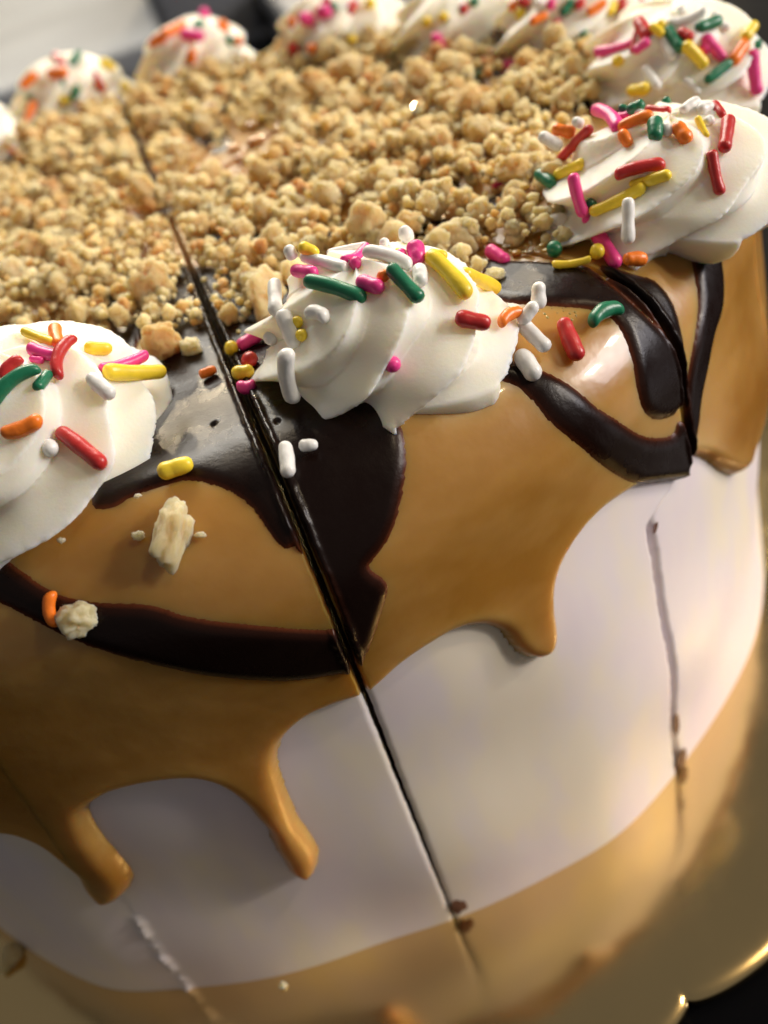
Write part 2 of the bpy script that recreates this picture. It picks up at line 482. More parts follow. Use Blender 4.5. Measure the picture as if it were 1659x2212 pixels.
def slice_grid(k, nu, srow):
    ta, tb_ = cut_angle(k, srow), cut_angle(k + 1, srow)
    if tb_[0] < ta[0]: tb_ = tb_ + 2 * np.pi
    S = srow[:, None] * np.ones(nu)[None]
    rr = np.maximum(np.linalg.norm(surf(srow, np.zeros(len(srow)))[:, :2], axis=1), .002)
    a = ta + np.arcsin(np.minimum(half_gap(k, srow) / rr, .25)); b = tb_ - np.arcsin(np.minimum(half_gap(k + 1, srow) / rr, .25))
    # denser columns towards the cuts
    u = np.linspace(0, 1, nu); u = u - .10 * np.sin(2 * np.pi * u) / (2 * np.pi) * 6
    T = a[:, None] + (b - a)[:, None] * u[None]
    ea, eb = (T - a[:, None]) * rr[:, None], (b[:, None] - T) * rr[:, None]
    if k == 13: ea = ea + .01
    if k == 12: eb = eb + .01
    e = np.minimum(ea, eb)
    return S, T, e

def submesh(S, T, off, keepv, e_depth, extra, k=0):
    """grid surface plus skirts at both cut sides, faces with no kept vertex dropped"""
    n, m = S.shape
    P = surf(S, T, off)
    L = surf(S[:, 0], T[:, 0], off[:, 0] - e_depth); Rr = surf(S[:, -1], T[:, -1], off[:, -1] - e_depth)
    V = np.concatenate([P.reshape(-1, 3), L, Rr])
    f = grid_faces(n, m)
    K = keepv.ravel()
    f = f[K[f].any(1)]
    i = np.arange(n - 1)
    fl = np.stack([i * m, (i + 1) * m, n * m + i + 1, n * m + i], 1)[keepv[:-1, 0] | keepv[1:, 0]]
    fr = np.stack([i * m + m - 1, n * m + n + i, n * m + n + i + 1, (i + 1) * m + m - 1], 1)[keepv[:-1, -1] | keepv[1:, -1]]
    if k == 13: fl = fl[:0]
    if k == 12: fr = fr[:0]
    F = np.concatenate([f, fl, fr])
    F = F[:, ::-1]
    A = np.concatenate([extra.ravel(), extra[:, 0], extra[:, -1]])
    used = np.unique(F); re = np.full(len(V), -1); re[used] = np.arange(len(used))
    return V[used], re[F], A[used]

def make_slice(k):
    fine = k in (12, 13, 0, 1)
    root = empty('cake_slice'); tag(root, SLICE_LABEL[k], 'cake slice', 'slices of the cut cake')
    # core with its dark cut faces
    nu, srow = (60, np.concatenate([np.linspace(.0006, S1, 26), np.linspace(S1, S2, 14)[1:], np.linspace(S2, STOT, 150 if fine else 40)[1:]]))
    S, T, e = slice_grid(k, nu, srow)
    n, m = S.shape
    offc = -.0003 * np.clip(1 - e / .0004, 0, 1)
    ec = (T[:, -1:] - T if k == 0 else T - T[:, :1]) * .095
    if k in (0, 1): offc = offc - .0009 * np.clip(1 - ec / .0009, 0, 1) * _s01((S - .119) / .003)
    if k in (12, 13):                        # a torn pale ridge where the left cut has closed again
        el = np.abs(T - T[:, -1:] if k == 12 else T - T[:, :1]) * .095
        offc = offc + _s01((S - .150) / .004) * np.exp(-(el / .0007) ** 2) * (.00028 + .00012 * np.sin(S * 1900) + .00012 * np.sin(S * 4300 + 1) + .0002 * np.sin(S * 700))
    P = surf(S, T, offc)
    V = [P.reshape(-1, 3)]; F = [grid_faces(n, m)[:, ::-1]]; MI = [np.zeros(len(F[0]), int)]
    off = n * m
    for col, flip in ((0, False), (m - 1, True)):
        Q = P[:, col]; ax = np.stack([np.full(n, .0006 * np.cos(T[0, col])), np.full(n, .0006 * np.sin(T[0, col])), np.minimum(Q[:, 2], CH - .0006)], 1)
        V += [Q, ax]
        i = np.arange(n - 1)
        q = np.stack([off + i, off + i + 1, off + n + i + 1, off + n + i], 1)
        F.append(q if not flip else q[:, ::-1]); MI.append(np.ones(len(q), int)); off += 2 * n
    me = mesh_np('ice_cream', np.concatenate(V), np.concatenate(F), mat_idx=np.concatenate(MI))
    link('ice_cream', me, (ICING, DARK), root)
    # caramel and chocolate
    st = .00030 if fine else (.0006 if k in (2,) else .0011)
    srow = np.concatenate([np.linspace(.003, .045, 22), np.arange(.0455, STOT - .002, st)])
    nu = int(.0951 * R_(25.7) / st) if fine else int(.0951 * R_(25.7) / st)
    S, T, e = slice_grid(k, nu, srow)
    sh = S.shape
    X = surf(S, T)
    hc, hb, d, dch = [a.reshape(sh) for a in layer_heights(S.ravel(), T.ravel(), X.reshape(-1, 3), e.ravel())]
    th_c = np.clip(d / .005, 0, 1) * .5 + .5 * smooth01((S - .105) / .03)
    V, F, A = submesh(S, T, hc, d > -.0012, .0006, th_c, k)
    link('caramel_glaze', mesh_np('caramel_glaze', V, F, attrs={'thick': A}), (CARAMEL,), root)
    kp = (dch > -.0006) & (d > -.0012)
    if kp.any():
        V, F, A = submesh(S, T, np.maximum(hc, -.0002) + hb, kp, .0008, np.clip(dch / .0016, 0, 1), k)
        lab = np.arange(len(V))
        while True:
            mn = lab[F].min(1); new = lab.copy()
            for q in range(4): np.minimum.at(new, F[:, q], mn)
            new = new[new]
            if (new == lab).all(): break
            lab = new
        for c in np.unique(lab):
            fm = F[lab[F[:, 0]] == c]
            if len(fm) < 120: continue
            us = np.unique(fm); re = np.full(len(V), -1); re[us] = np.arange(len(us))
            link('chocolate_drizzle', mesh_np('chocolate_drizzle', V[us], re[fm], attrs={'thick': A[us]}), (CHOC,), root)
    return root
SLICES = [make_slice(k) for k in range(14)]

# ------------------------------------------------------------------ piped rosettes
def rosette_mesh(name, n=7, twist=2.0, phase=0., rb=.0146, hh=.0150, amp=.30, lean=.55, seed=0, nu=300, nv=110, top=.25):
    rs = np.random.default_rng(seed)
    a = np.concatenate([np.linspace(-.42, 0, 12), np.linspace(0, math.pi / 2 * .985, nv)[1:]])
    phi = np.linspace(0, 2 * np.pi, nu, endpoint=False)
    A, PH = np.meshgrid(a, phi, indexing='ij')
    up = np.clip(A, 0, None)
    r = rb * np.cos(up) ** .80
    z = hh * np.sin(up) ** 1.05
    r = np.where(A < 0, rb * (1 - .30 * (A / .42) ** 2), r); z = np.where(A < 0, hh * A, z)
    v = np.clip(z / hh, -.3, 1)
    tw = twist * np.clip(v, 0, 1) ** .8 + .10 * np.clip(v, -.3, 0)
    lobe = 1 + .12 * np.sin(PH * 2 + seed) * (1 - v)
    psi = PH - tw - phase + .10 * np.sin(3 * PH + seed * 1.7) + .05 * np.sin(5 * PH + seed)
    q = np.abs(np.sin(n * psi / 2))
    c = 1 - np.sqrt(q * q + .007)                       # sharp ridges, round valleys
    fade = (1 - .55 * v)
    am = amp * fade * (1 + .25 * np.sin(np.floor(n * psi / (2 * np.pi) + .5) * 2.4 + seed))
    r2 = r * (1 + am * (c - .42)) * lobe
    # an inner collar: the second turn of the piping sits on the first
    r2 *= 1 + .07 * np.sin((v * 1.9 + (PH - phase) / (2 * np.pi)) * 2 * np.pi) * np.clip(v * 3, 0, 1) * (1 - v)
    PH2 = PH + lean * c * fade / n * 2
    z2 = z + hh * .10 * (c - .4) * np.clip(v + .2, 0, 1) * fade + hh * .03 * np.sin(2 * PH + seed) * v
    z2 -= hh * .05 * (c > .0) * c * (v < .2) * (1 - np.clip(v, 0, .2) * 5)
    # torn, slightly crumbly crests
    crest = np.clip((c - .72) / .28, 0, 1)
    jag = rs.normal(size=r.shape); jag = (jag + np.roll(jag, 1, 0) + np.roll(jag, -1, 0) + np.roll(jag, 1, 1)) / 2
    r2 += jag * crest * .00009
    X = np.stack([r2 * np.cos(PH2), r2 * np.sin(PH2), z2], -1)
    nz = np.array([noise.noise(Vector((x * 260, y * 260, zz * 260 + seed * 7))) for x, y, zz in X[::3, ::3].reshape(-1, 3)]).reshape(X[::3, ::3].shape[:2])
    nz = np.repeat(np.repeat(nz, 3, 0), 3, 1)[:X.shape[0], :X.shape[1]]
    kk = np.ones(5) / 5
    nz = np.apply_along_axis(lambda q_: np.convolve(np.pad(q_, 2, mode='edge'), kk, 'valid'), 0, nz)
    nz = np.apply_along_axis(lambda q_: np.convolve(np.pad(q_, 2, mode='wrap'), kk, 'valid'), 1, nz)
    X[..., :2] *= (1 + .022 * nz)[..., None]
    n_, m_ = X.shape[:2]
    V = X.reshape(-1, 3)
    i = np.arange(n_ - 1)[:, None] * m_; j = np.arange(m_)[None]; j2 = (j + 1) % m_
    F = np.stack([(i + j), (i + j2), (i + m_ + j2), (i + m_ + j)], -1).reshape(-1, 4)
    cap = np.array([[(n_ - 1) * m_ + t, (n_ - 1) * m_ + (t + 1) % m_, len(V)] for t in range(m_)])
    V = np.concatenate([V, V[-m_:].mean(0)[None] + [[0, 0, hh * .01]]])
    return mesh_np(name, V, [F, cap])

ROS = {  # base centre in the photo, size factor, number of ridges, twist, phase, label
    'middle': ((822, 765), .91, 7, 1.9, -.08, 'big white cream rosette in the middle, right of the wide front cut'),
    'left': ((104, 972), 1.04, 7, 1.9, .75, 'white cream rosette cut off by the left edge, beside the front cut'),
    'right': ((1440, 425), .94, 7, 1.9, .35, 'big white cream rosette at the right edge above the looping chocolate stripes'),
    'corner': ((1450, 172), .97, 7, 1.8, .5, 'white cream rosette in the top right corner against the dark background'),
    'far_right': ((1235, 92), .96, 7, 1.8, .2, 'blurred cream rosette cut by the top edge, just left of the corner rosette'),
    'far_mid': ((1000, 112), .95, 7, 1.8, .9, 'blurred low cream rosette at the top edge behind the middle rosette'),
    'far_left': ((745, 118), .98, 7, 1.8, .3, 'blurred cream rosette at the top edge left of the top centre'),
    'second': ((432, 172), .95, 7, 1.8, .6, 'blurred cream rosette standing whole against the dark background, second from left'),
    'first': ((150, 232), .95, 7, 1.8, .0, 'blurred cream rosette standing whole against the pale grey, leftmost whole one'),
    'edge': ((-84, 338), .95, 7, 1.8, .4, 'sliver of a cream rosette at the left edge, below the leftmost whole one'),
}
def far_mesh(seed): return rosette_mesh('cream_rosette', 7, 1.8, .3, .0142, .0142, .36, .6, seed, 150, 54)
FARM = [far_mesh(21), far_mesh(22)]
ROSO = {}; BVH = {}
fi = 0
for key, (px, sz, n, tw, ph, lab) in ROS.items():
    z0 = CH + .0008
    d = rays([px])[0]; t = (z0 - CAMH) / d[2]; p = CAMLOC + d * t
    if key in ('middle', 'left', 'right', 'corner'):
        me = rosette_mesh('cream_rosette', n, tw, ph, .0146 * sz, .0132 * sz * {'right': .88, 'corner': .93}.get(key, 1), .30 if key == 'left' else .28, .6, {'middle': 3, 'left': 5, 'right': 8, 'corner': 11}[key], 320 if key != 'corner' else 220, 120 if key != 'corner' else 80)
        rot = 0.
    else:
        me = FARM[fi % 2]; rot = ph * 3 + fi; fi += 1
    if not me.materials: me.materials.append(CREAM)
    o = bpy.data.objects.new('cream_rosette', me); COL.objects.link(o)
    tag(o, lab, 'cream rosette', 'cream rosettes round the cake rim')
    r = math.hypot(p[0], p[1]); th = math.atan2(p[1], p[0])
    r = min(r, .0905)
    tilt = max(0, (r - .074) / .02) * R_(9)
    o.location = (r * math.cos(th), r * math.sin(th), z0 - .0004)
    o.rotation_euler = (Matrix.Rotation(tilt, 3, Vector((-math.sin(th), math.cos(th), 0))) @ Matrix.Rotation(rot, 3, 'Z')).to_euler()
    if me in FARM: o.scale = (sz,) * 3
    ROSO[key] = o
bpy.context.view_layer.update()
for key, o in ROSO.items():
    me = o.data; mw = o.matrix_world
    co = np.empty(len(me.vertices) * 3, np.float32); me.vertices.foreach_get('co', co)
    Mw = np.array(mw); co = co.reshape(-1, 3) @ Mw[:3, :3].T + Mw[:3, 3]
    BVH[key] = BVHTree.FromPolygons(co.tolist(), [tuple(p.vertices) for p in me.polygons])

# ------------------------------------------------------------------ board, counter, things behind
def lumpy(name, sub, seed, amp=.45, flat=1.0):
    import bmesh
    bm = bmesh.new(); bmesh.ops.create_icosphere(bm, subdivisions=sub, radius=.5)
    o = Vector((seed * 3.1, seed * 1.7, seed * .9))
    for v in bm.verts:
        p = v.co.normalized()
        k = noise.noise(p * 1.1 + o) * .9 + noise.noise(p * 2.2 + o) * .75 - abs(noise.noise(p * 3.7 - o)) * .55 + noise.noise(p * 6 - o) * .22 + noise.noise(p * 11 + o) * .14
        v.co = p * .5 * (1 + amp * k)
        v.co.z *= flat
    me = bpy.data.meshes.new(name); bm.to_mesh(me); bm.free()
    me.polygons.foreach_set('use_smooth', np.ones(len(me.polygons), bool))
    return me

nb, nr_ = 1440, 70
ph = np.linspace(0, 2 * np.pi, nb, endpoint=False)
lob = np.abs(np.sin((ph - R_(-71.0)) * 12))
rim = .1196 + .0030 * lob ** .55
def sag(r): return -3.9 * np.clip(r - .0965, 0, 1) ** 2      # the thin board bends down beyond the heavy cake
rows = []
for q in np.concatenate([np.linspace(0, .985, 140), [.993, .998, 1.0]]):
    rows.append(np.stack([rim * q * np.cos(ph), rim * q * np.sin(ph), sag(rim * q) - (0.0 if q < .99 else .00035 * ((q - .985) / .015) ** 2)], 1))
rows.append(np.stack([rim * np.cos(ph), rim * np.sin(ph), sag(rim) - .0018], 1))
rows.append(np.stack([rim * .8 * np.cos(ph), rim * .8 * np.sin(ph), np.full(nb, -.0018)], 1))
V = np.concatenate(rows); n = len(rows)
i = np.arange(n - 1)[:, None] * nb; j = np.arange(nb)[None]; j2 = (j + 1) % nb
F = np.stack([i + j, i + nb + j, i + nb + j2, i + j2], -1).reshape(-1, 4)
bo = link('cake_board', mesh_np('cake_board', V, F), (GOLD,))
tag(bo, 'shiny gold foil cake board with a scalloped edge under the cake', 'cake board')
bo.location.z = 0

def boxy(name, size, loc, rot, m, bev=.006, parent=None, seg=3):
    import bmesh
    bm = bmesh.new(); bmesh.ops.create_cube(bm, size=1)
    for v in bm.verts: v.co = Vector((v.co.x * size[0], v.co.y * size[1], v.co.z * size[2]))
    bmesh.ops.bevel(bm, geom=bm.edges[:], offset=bev, segments=seg, affect='EDGES', profile=.6)
    me = bpy.data.meshes.new(name); bm.to_mesh(me); bm.free()
    me.polygons.foreach_set('use_smooth', np.ones(len(me.polygons), bool))
    o = link(name, me, (m,), parent); o.location = loc; o.rotation_euler = rot
    return o
BLACK = m_plain('black_counter', (.0025, .0025, .003), .3)
BLACK.node_tree.nodes['Principled BSDF'].inputs['Specular IOR Level'].default_value = .08
ct = boxy('counter', (3.0, 2.6, .05), (0, .75, -.0305), (0, 0, 0), BLACK, .004)
tag(ct, 'black counter top the cake board stands on', 'counter', kind='structure')
GREYM = m_plain('pale_grey_metal', (.165, .178, .195), .6, .0, 6, .35)
GREYB = m_plain('mid_grey_plastic', (.16, .17, .19), .5, 0, 8, .3)
WHITEM = m_plain('whitish_plastic', (.34, .345, .36), .6, 0, 8, .1)
def bin_box(lab, x0, x1, y, dep, hh, m, rz=0):
    root = empty('storage_box', ((x0 + x1) / 2, y + dep / 2, -.0055)); root.rotation_euler.z = rz
    tag(root, lab, 'storage box')
    w = x1 - x0
    b = boxy('body', (w, dep, hh), (0, 0, hh / 2), (0, 0, 0), m, .008, root)
    boxy('lid', (w + .008, dep + .008, .016), (0, 0, hh + .0085), (0, 0, 0), m, .005, root)
    boxy('base_rim', (w + .004, dep + .004, .006), (0, 0, .003), (0, 0, 0), m, .002, root)
bin_box('big pale grey box blurred behind the cake in the top left corner', -.62, -.050, .42, .9, .024, GREYM, R_(4))
bin_box('dark grey box blurred behind the cake, between the two leftmost rosettes', -.016, .052, .56, .16, .16, GREYB, R_(-6))
bin_box('whitish box blurred behind the cake near the top centre', .043, .175, .44, .5, .016, WHITEM, R_(3))

# ------------------------------------------------------------------ crumbs
NV = 10
CR_HI = [lumpy('crumb', 3, 11 + i, .42) for i in range(NV)]
def arr(me):
    co = np.empty(len(me.vertices) * 3, np.float32); me.vertices.foreach_get('co', co)
    f = np.empty(len(me.loops), np.int32); me.loops.foreach_get('vertex_index', f)
    return co.reshape(-1, 3), f.reshape(-1, 3)
CR_MD = [arr(lumpy('crumb_mid', 2, 31 + i, .46)) for i in range(NV)]
CR_LO = [arr(lumpy('crumb_low', 1, 51 + i, .5)) for i in range(NV)]
for me in CR_HI:
    a = me.attributes.new('tone', 'FLOAT', 'POINT')
    a.data.foreach_set('value', np.full(len(me.vertices), .12 + .25 * rng.random(), np.float32)); me.materials.append(CRUMB)
bfront = [(-120, 700), (0, 690), (120, 700), (230, 690), (330, 712), (400, 700), (450, 676), (500, 664), (560, 652), (660, 560), (760, 540), (880, 530), (980, 560), (1050, 580), (1090, 520), (1160, 500), (1200, 430), (1180, 330), (1200, 250)]
dd = rays(bfront); tt = (CH + .002 - CAMH) / dd[:, 2]; bp = CAMLOC + dd * tt[:, None]
bth, brr = np.arctan2(bp[:, 1], bp[:, 0]), np.hypot(bp[:, 0], bp[:, 1])
o_ = np.argsort(bth); bth, brr = bth[o_], np.minimum(brr[o_], .078)
lim_t = np.concatenate([[-np.pi, bth[0] - .2], bth, [bth[-1] + .2, np.pi]]); lim_r = np.concatenate([[.078, .07], brr, [.078, .078]])
HOLES = [(950, 432, 40), (1010, 420, 30), (690, 185, 40), (880, 185, 35), (640, 412, 26), (760, 470, 24), (110, 405, 34), (290, 468, 26), (225, 332, 36), (1050, 335, 26), (470, 618, 20), (600, 628, 34),
         (1075, 190, 40), (560, 520, 18), (840, 330, 22), (330, 560, 18), (700, 330, 22), (60, 520, 20), (505, 330, 62), (560, 300, 60), (470, 370, 50), (420, 300, 26), (25, 345, 40)]
def hm_idx(x, y): return int((x + .1) / .0008), int((y + .1) / .0008)
HM = np.zeros((260, 260)) + CH + .0011
cutdirs = [(math.cos(R_(c)), math.sin(R_(c))) for c in cuts]
crumbs = []
tries = 0
def put(x, y, dia, z_extra=0, zmax=None):
    i, j = hm_idx(x, y); k = max(1, int(dia * .5 / .0008))
    a, b, c, d = i - k, i + k + 1, j - k, j + k + 1
    blk = HM[a:b, c:d]
    z = .5 * blk.mean() + .5 * blk.max() if blk.size else CH
    cz = z + dia * .30
    g0, g1 = np.meshgrid(np.arange(a, b), np.arange(c, d), indexing='ij')
    m = (g0 - i) ** 2 + (g1 - j) ** 2 <= k * k
    HM[a:b, c:d] = np.where(m, np.maximum(blk, cz + dia * .30), blk)
    return cz
while len(crumbs) < 8500 and tries < 80000:
    tries += 1
    r = .080 * math.sqrt(rng.random()); th = rng.uniform(-np.pi, np.pi)
    lim = np.interp(th, lim_t, lim_r)
    if r > lim * (1 + .05 * rng.normal()): continue
    x, y = r * math.cos(th), r * math.sin(th)
    nz = noise.noise(Vector((x * 95, y * 95, 3))) + .6 * noise.noise(Vector((x * 230, y * 230, 9)))
    dia = float(np.clip(.00125 * math.exp(rng.normal() * .52), .0005, .0046))
    if nz < -.22 and rng.random() < .88: continue
    if HM[hm_idx(x, y)] > CH + .0029: continue
    bad = False
    for k, (cx, cy) in enumerate(cutdirs):
        if x * cx + y * cy > 0 and r > .006:
            dist = abs(x * cy - y * cx)
            if dist < (gapw[k] + dia * .42 if k in (0, 5, 6, 7, 8) else dia * .2): bad = True
    if bad: continue
    p = to_px((x, y, CH + .002))[0][0]
    for hx, hy, hr in HOLES:
        if (p[0] - hx) ** 2 + ((p[1] - hy) * 1.7) ** 2 < hr * hr * 2.1 and rng.random() < .93: bad = True
    if bad: continue
    z = put(x, y, dia)
    crumbs.append((x, y, z, dia, rng.integers(NV), rng.random()))
print('crumbs', len(crumbs), tries)
C_ = np.array(crumbs)
px, dep = to_px(C_[:, :3])
inframe = (px[:, 0] > 0) & (px[:, 0] < W_) & (px[:, 1] > 0) & (px[:, 1] < H_)
top = np.array([c[2] + c[3] * .3 >= HM[hm_idx(c[0], c[1])] - .0008 for c in crumbs])
hidden = np.zeros(len(C_), bool)
for q in range(len(C_)):
    dr = Vector(C_[q, :3] - CAMLOC)
    for b in BVH.values():
        h = b.ray_cast(Vector(CAMLOC), dr.normalized(), dr.length - .004)
        if h[0] is not None: hidden[q] = True; break
score = np.where(inframe & top & ~hidden, C_[:, 3] / dep, 0)
pick = set(np.argsort(-score)[:295].tolist())
AREA_NAMES = []
def crumb_label(q):
    x, y = px[q]
    th = math.degrees(math.atan2(C_[q, 1], C_[q, 0])); r = math.hypot(C_[q, 0], C_[q, 1])
    side = 'left of the front cut' if wrap(R_(th) - R_(cuts[0])) < 0 else 'right of the front cut'
    size = 'big' if C_[q, 3] > .0036 else ('middling' if C_[q, 3] > .0028 else 'small')
    fd = abs(C_[q, 0] * cutdirs[0][1] - C_[q, 1] * cutdirs[0][0])
    if C_[q, 1] > .0: place = 'on the far half of the cake top, ' + ('at the left' if x < 300 else 'near the far cut' if x < 500 else 'behind the middle rosette' if x < 950 else 'beside the right rosette')
    elif fd < .007: place = 'beside the front cut, ' + ('left' if wrap(R_(th) - R_(cuts[0])) < 0 else 'right') + (' side, near the rosettes' if r > .04 else ' side, near the centre')
    elif r > .052: place = 'at the front edge of the crumbs, ' + side
    elif r > .035: place = 'a little behind the front rosettes, ' + side
    else: place = 'near the centre of the cake top, ' + side
    return f'{size} golden crumb {place}'
sv, sf, stn, off = [], [], [], 0
def rotm(r):
    q = r.normal(size=4); q /= np.linalg.norm(q); a, b, c, d = q
    return np.array([[1 - 2 * (c * c + d * d), 2 * (b * c - a * d), 2 * (b * d + a * c)], [2 * (b * c + a * d), 1 - 2 * (b * b + d * d), 2 * (c * d - a * b)], [2 * (b * d - a * c), 2 * (c * d + a * b), 1 - 2 * (b * b + c * c)]])
for q, (x, y, z, dia, var, tone) in enumerate(crumbs):
    if q in pick:
        o = bpy.data.objects.new('crumb', CR_HI[var]); COL.objects.link(o)
        o.location = (x, y, z); o.scale = (dia * 1.15, dia, dia * .95); o.rotation_euler = rng.uniform(0, 6.28, 3)
        tag(o, crumb_label(q), 'crumb', 'biscuit crumbs on the cake top')
    else:
        co, f = (CR_MD if dia > .0017 else CR_LO)[var]
        sv.append((co * dia * np.array([1.15, 1, .95])) @ rotm(rng).T + [x, y, z]); sf.append(f + off); off += len(co)
        stn.append(np.full(len(co), .04 + .72 * tone ** 2))
so = link('crumbs', mesh_np('crumbs', np.concatenate(sv), np.concatenate(sf), attrs={'tone': np.concatenate(stn)}), (CRUMB,))
tag(so, 'layer of fine golden biscuit crumbs strewn over the cake top', 'crumbs', kind='stuff')

# ------------------------------------------------------------------ sprinkles
# x0, y0, x1, y1, thickness (photo frame), colour, [bend]
def z(ox, oy, k, rows): return [(ox + a * k, oy + b * k, ox + c * k, oy + d * k, w * k, col, *r) for a, b, c, d, w, col, *r in rows]
SPR = {}
SPR['middle'] = z(553, 466.6, .25, [
    (270, 250, 330, 380, 120, 'w'), (365, 255, 545, 330, 110, 'y'), (395, 345, 790, 455, 115, 'w'), (560, 335, 1020, 235, 70, 'w'), (745, 385, 965, 255, 110, 'p', .15),
    (865, 420, 865, 420, 125, 'p'), (920, 300, 1350, 440, 130, 'w', -.1), (315, 470, 520, 495, 125, 'p'), (415, 555, 950, 725, 145, 'g', -.06), (875, 555, 1100, 625, 140, 'p'),
    (1105, 530, 1105, 530, 120, 'o'), (1150, 430, 1430, 730, 140, 'g'), (1405, 430, 1425, 590, 140, 'w'), (1365, 220, 1405, 420, 160, 'p'), (1255, 345, 1255, 345, 110, 'p'),
    (1265, 85, 1330, 230, 130, 'w'), (1110, 240, 1110, 240, 90, 'w'), (1195, 305, 1300, 315, 70, 'y'), (160, 555, 170, 850, 130, 'w')])
SPR['middle'] += z(864, 466.6, .25, [
    (235, 320, 600, 700, 155, 'y', -.05), (520, 480, 860, 640, 125, 'y'), (240, 315, 410, 350, 90, 'y'), (470, 870, 790, 935, 150, 'r'), (865, 945, 1070, 840, 115, 'o', -.25), (1030, 930, 1180, 745, 120, 'w'),
    (1200, 565, 1205, 805, 135, 'w')])
SPR['middle'] += [(843, 785, 843, 785, 40, 'p'), (606, 668, 640, 752, 37, 'w'), (620, 755, 636, 868, 40, 'w', .1), (587, 728, 587, 728, 33, 'w'), (645, 695, 645, 695, 28, 'y'), (655, 725, 655, 725, 30, 'y'), (660, 676, 708, 690, 35, 'w', -.2)]
SPR['left'] = z(0, 673.9, .25, [
    (190, 160, 475, 275, 90, 'y'), (475, 120, 515, 300, 120, 'o'), (238, 300, 550, 375, 120, 'p', .1), (255, 400, 380, 420, 70, 'p'), (640, 215, 505, 575, 120, 'r', .22), (0, 575, 195, 390, 110, 'r', -.12),
    (-60, 800, 350, 480, 130, 'g', -.2), (310, 670, 425, 520, 110, 'g'), (725, 310, 970, 315, 120, 'y'), (860, 490, 1275, 360, 105, 'p', .08), (895, 510, 1425, 510, 145, 'y', .04), (765, 545, 980, 735, 140, 'w'),
    (10, 1050, 360, 915, 145, 'o', .1)]) + [(126, 928, 226, 1008, 37, 'r'), (106, 968, 106, 968, 40, 'w')]
SPR['right'] = z(1036.8, 207.4, .25, [
    (510, 330, 710, 450, 115, 'w'), (615, 280, 830, 325, 110, 'o'), (795, 210, 900, 250, 100, 'w'), (680, 565, 965, 265, 95, 'r'), (985, 115, 1200, 295, 120, 'p', -.1), (1170, 195, 1315, 165, 90, 'p'),
    (1190, 100, 1280, 110, 70, 'g'), (1265, 130, 1425, 60, 110, 'g'), (1430, 110, 1650, 130, 80, 'r'), (1610, 55, 1610, 55, 85, 'g'), (1340, 150, 1425, 150, 80, 'w'), (1190, 290, 1510, 165, 110, 'o', -.1),
    (1215, 300, 1295, 430, 110, 'o'), (1510, 190, 1515, 380, 145, 'g'), (1590, 240, 1640, 345, 110, 'w'), (650, 695, 900, 575, 110, 'y'), (800, 665, 905, 1050, 115, 'p', .05), (895, 1010, 985, 905, 110, 'g'),
    (945, 1010, 1430, 775, 110, 'y', .04), (1410, 750, 1655, 670, 105, 'y'), (1290, 770, 1440, 720, 70, 'y'), (1160, 690, 1605, 585, 120, 'r', -.08), (490, 660, 640, 775, 110, 'g')])
SPR['right'] += z(1244.2, 207.4, .25, [
    (860, 240, 975, 395, 135, 'o'), (1045, 180, 1135, 355, 65, 'y'), (905, 135, 1065, 30, 100, 'w'), (1050, 135, 1185, 85, 110, 'w'), (1175, 60, 1275, 185, 90, 'r'), (1320, 180, 1280, 470, 125, 'r'), (1170, 465, 1255, 855, 105, 'r', .04), (1100, 230, 1190, 190, 90, 'w')])
SPR['right'] += [(1357, 426, 1357, 528, 30, 'w'), (1266, 463, 1336, 576, 33, 'p'), (1183, 480, 1223, 475, 38, 'w')]
SPR['corner'] = z(1244.2, 0, .25, [
    (160, 450, 500, 365, 92, 'p', .06), (490, 455, 640, 340, 85, 'p'), (530, 165, 620, 335, 120, 'r'), (525, 250, 478, 470, 45, 'r'), (645, 215, 755, 300, 80, 'y'), (695, 235, 765, 185, 80, 'y'), (775, 205, 1130, 70, 90, 'w', .15),
    (870, 90, 950, 80, 75, 'w'), (775, 245, 910, 430, 105, 'g'), (890, 265, 1005, 330, 95, 'r'), (1035, 245, 1260, 165, 105, 'g'), (1190, 140, 1190, 140, 75, 'w'), (1245, 225, 1335, 245, 75, 'w'), (1550, 200, 1455, 340, 105, 'y'),
    (1470, 360, 1340, 550, 115, 'o'), (1560, 400, 1560, 400, 95, 'g'), (1525, 425, 1570, 825, 115, 'p', .03), (1100, 305, 1290, 525, 100, 'p'), (1110, 420, 1110, 420, 110, 'p'), (925, 370, 1125, 580, 115, 'y'), (1120, 705, 1345, 530, 92, 'g'),
    (740, 330, 850, 510, 92, 'w'), (590, 575, 715, 770, 92, 'w'), (920, 690, 1060, 805, 75, 'w'), (455, 785, 630, 760, 115, 'y'), (370, 530, 370, 530, 110, 'y')])
SPR['far_right'] = z(1244.2, 0, .25, [(395, -20, 415, 205, 85, 'r'), (570, 0, 495, 210, 75, 'r'), (95, 115, 260, 5, 85, 'o'), (335, 10, 285, 130, 85, 'y'), (0, 60, 60, 0, 100, 'r')]) + z(864, 0, .25, [
    (1355, 170, 1335, 490, 85, 'r'), (1385, 360, 1540, 470, 115, 'g'), (1580, 290, 1580, 290, 100, 'g'), (1390, 130, 1500, 0, 90, 'g'), (1125, 195, 1275, 120, 80, 'o'), (1315, -20, 1295, 90, 80, 'p'), (1020, 0, 1120, 30, 80, 'r'), (1050, 120, 1050, 120, 110, 'y'), (980, 50, 980, 50, 90, 'o'), (1180, 10, 1220, 60, 100, 'w')])
SPR['far_mid'] = z(864, 0, .25, [(295, 295, 385, 500, 100, 'p'), (230, 190, 230, 190, 95, 'y'), (385, 155, 385, 155, 100, 'y'), (620, 30, 660, 0, 85, 'g'), (540, 80, 540, 80, 90, 'r')])
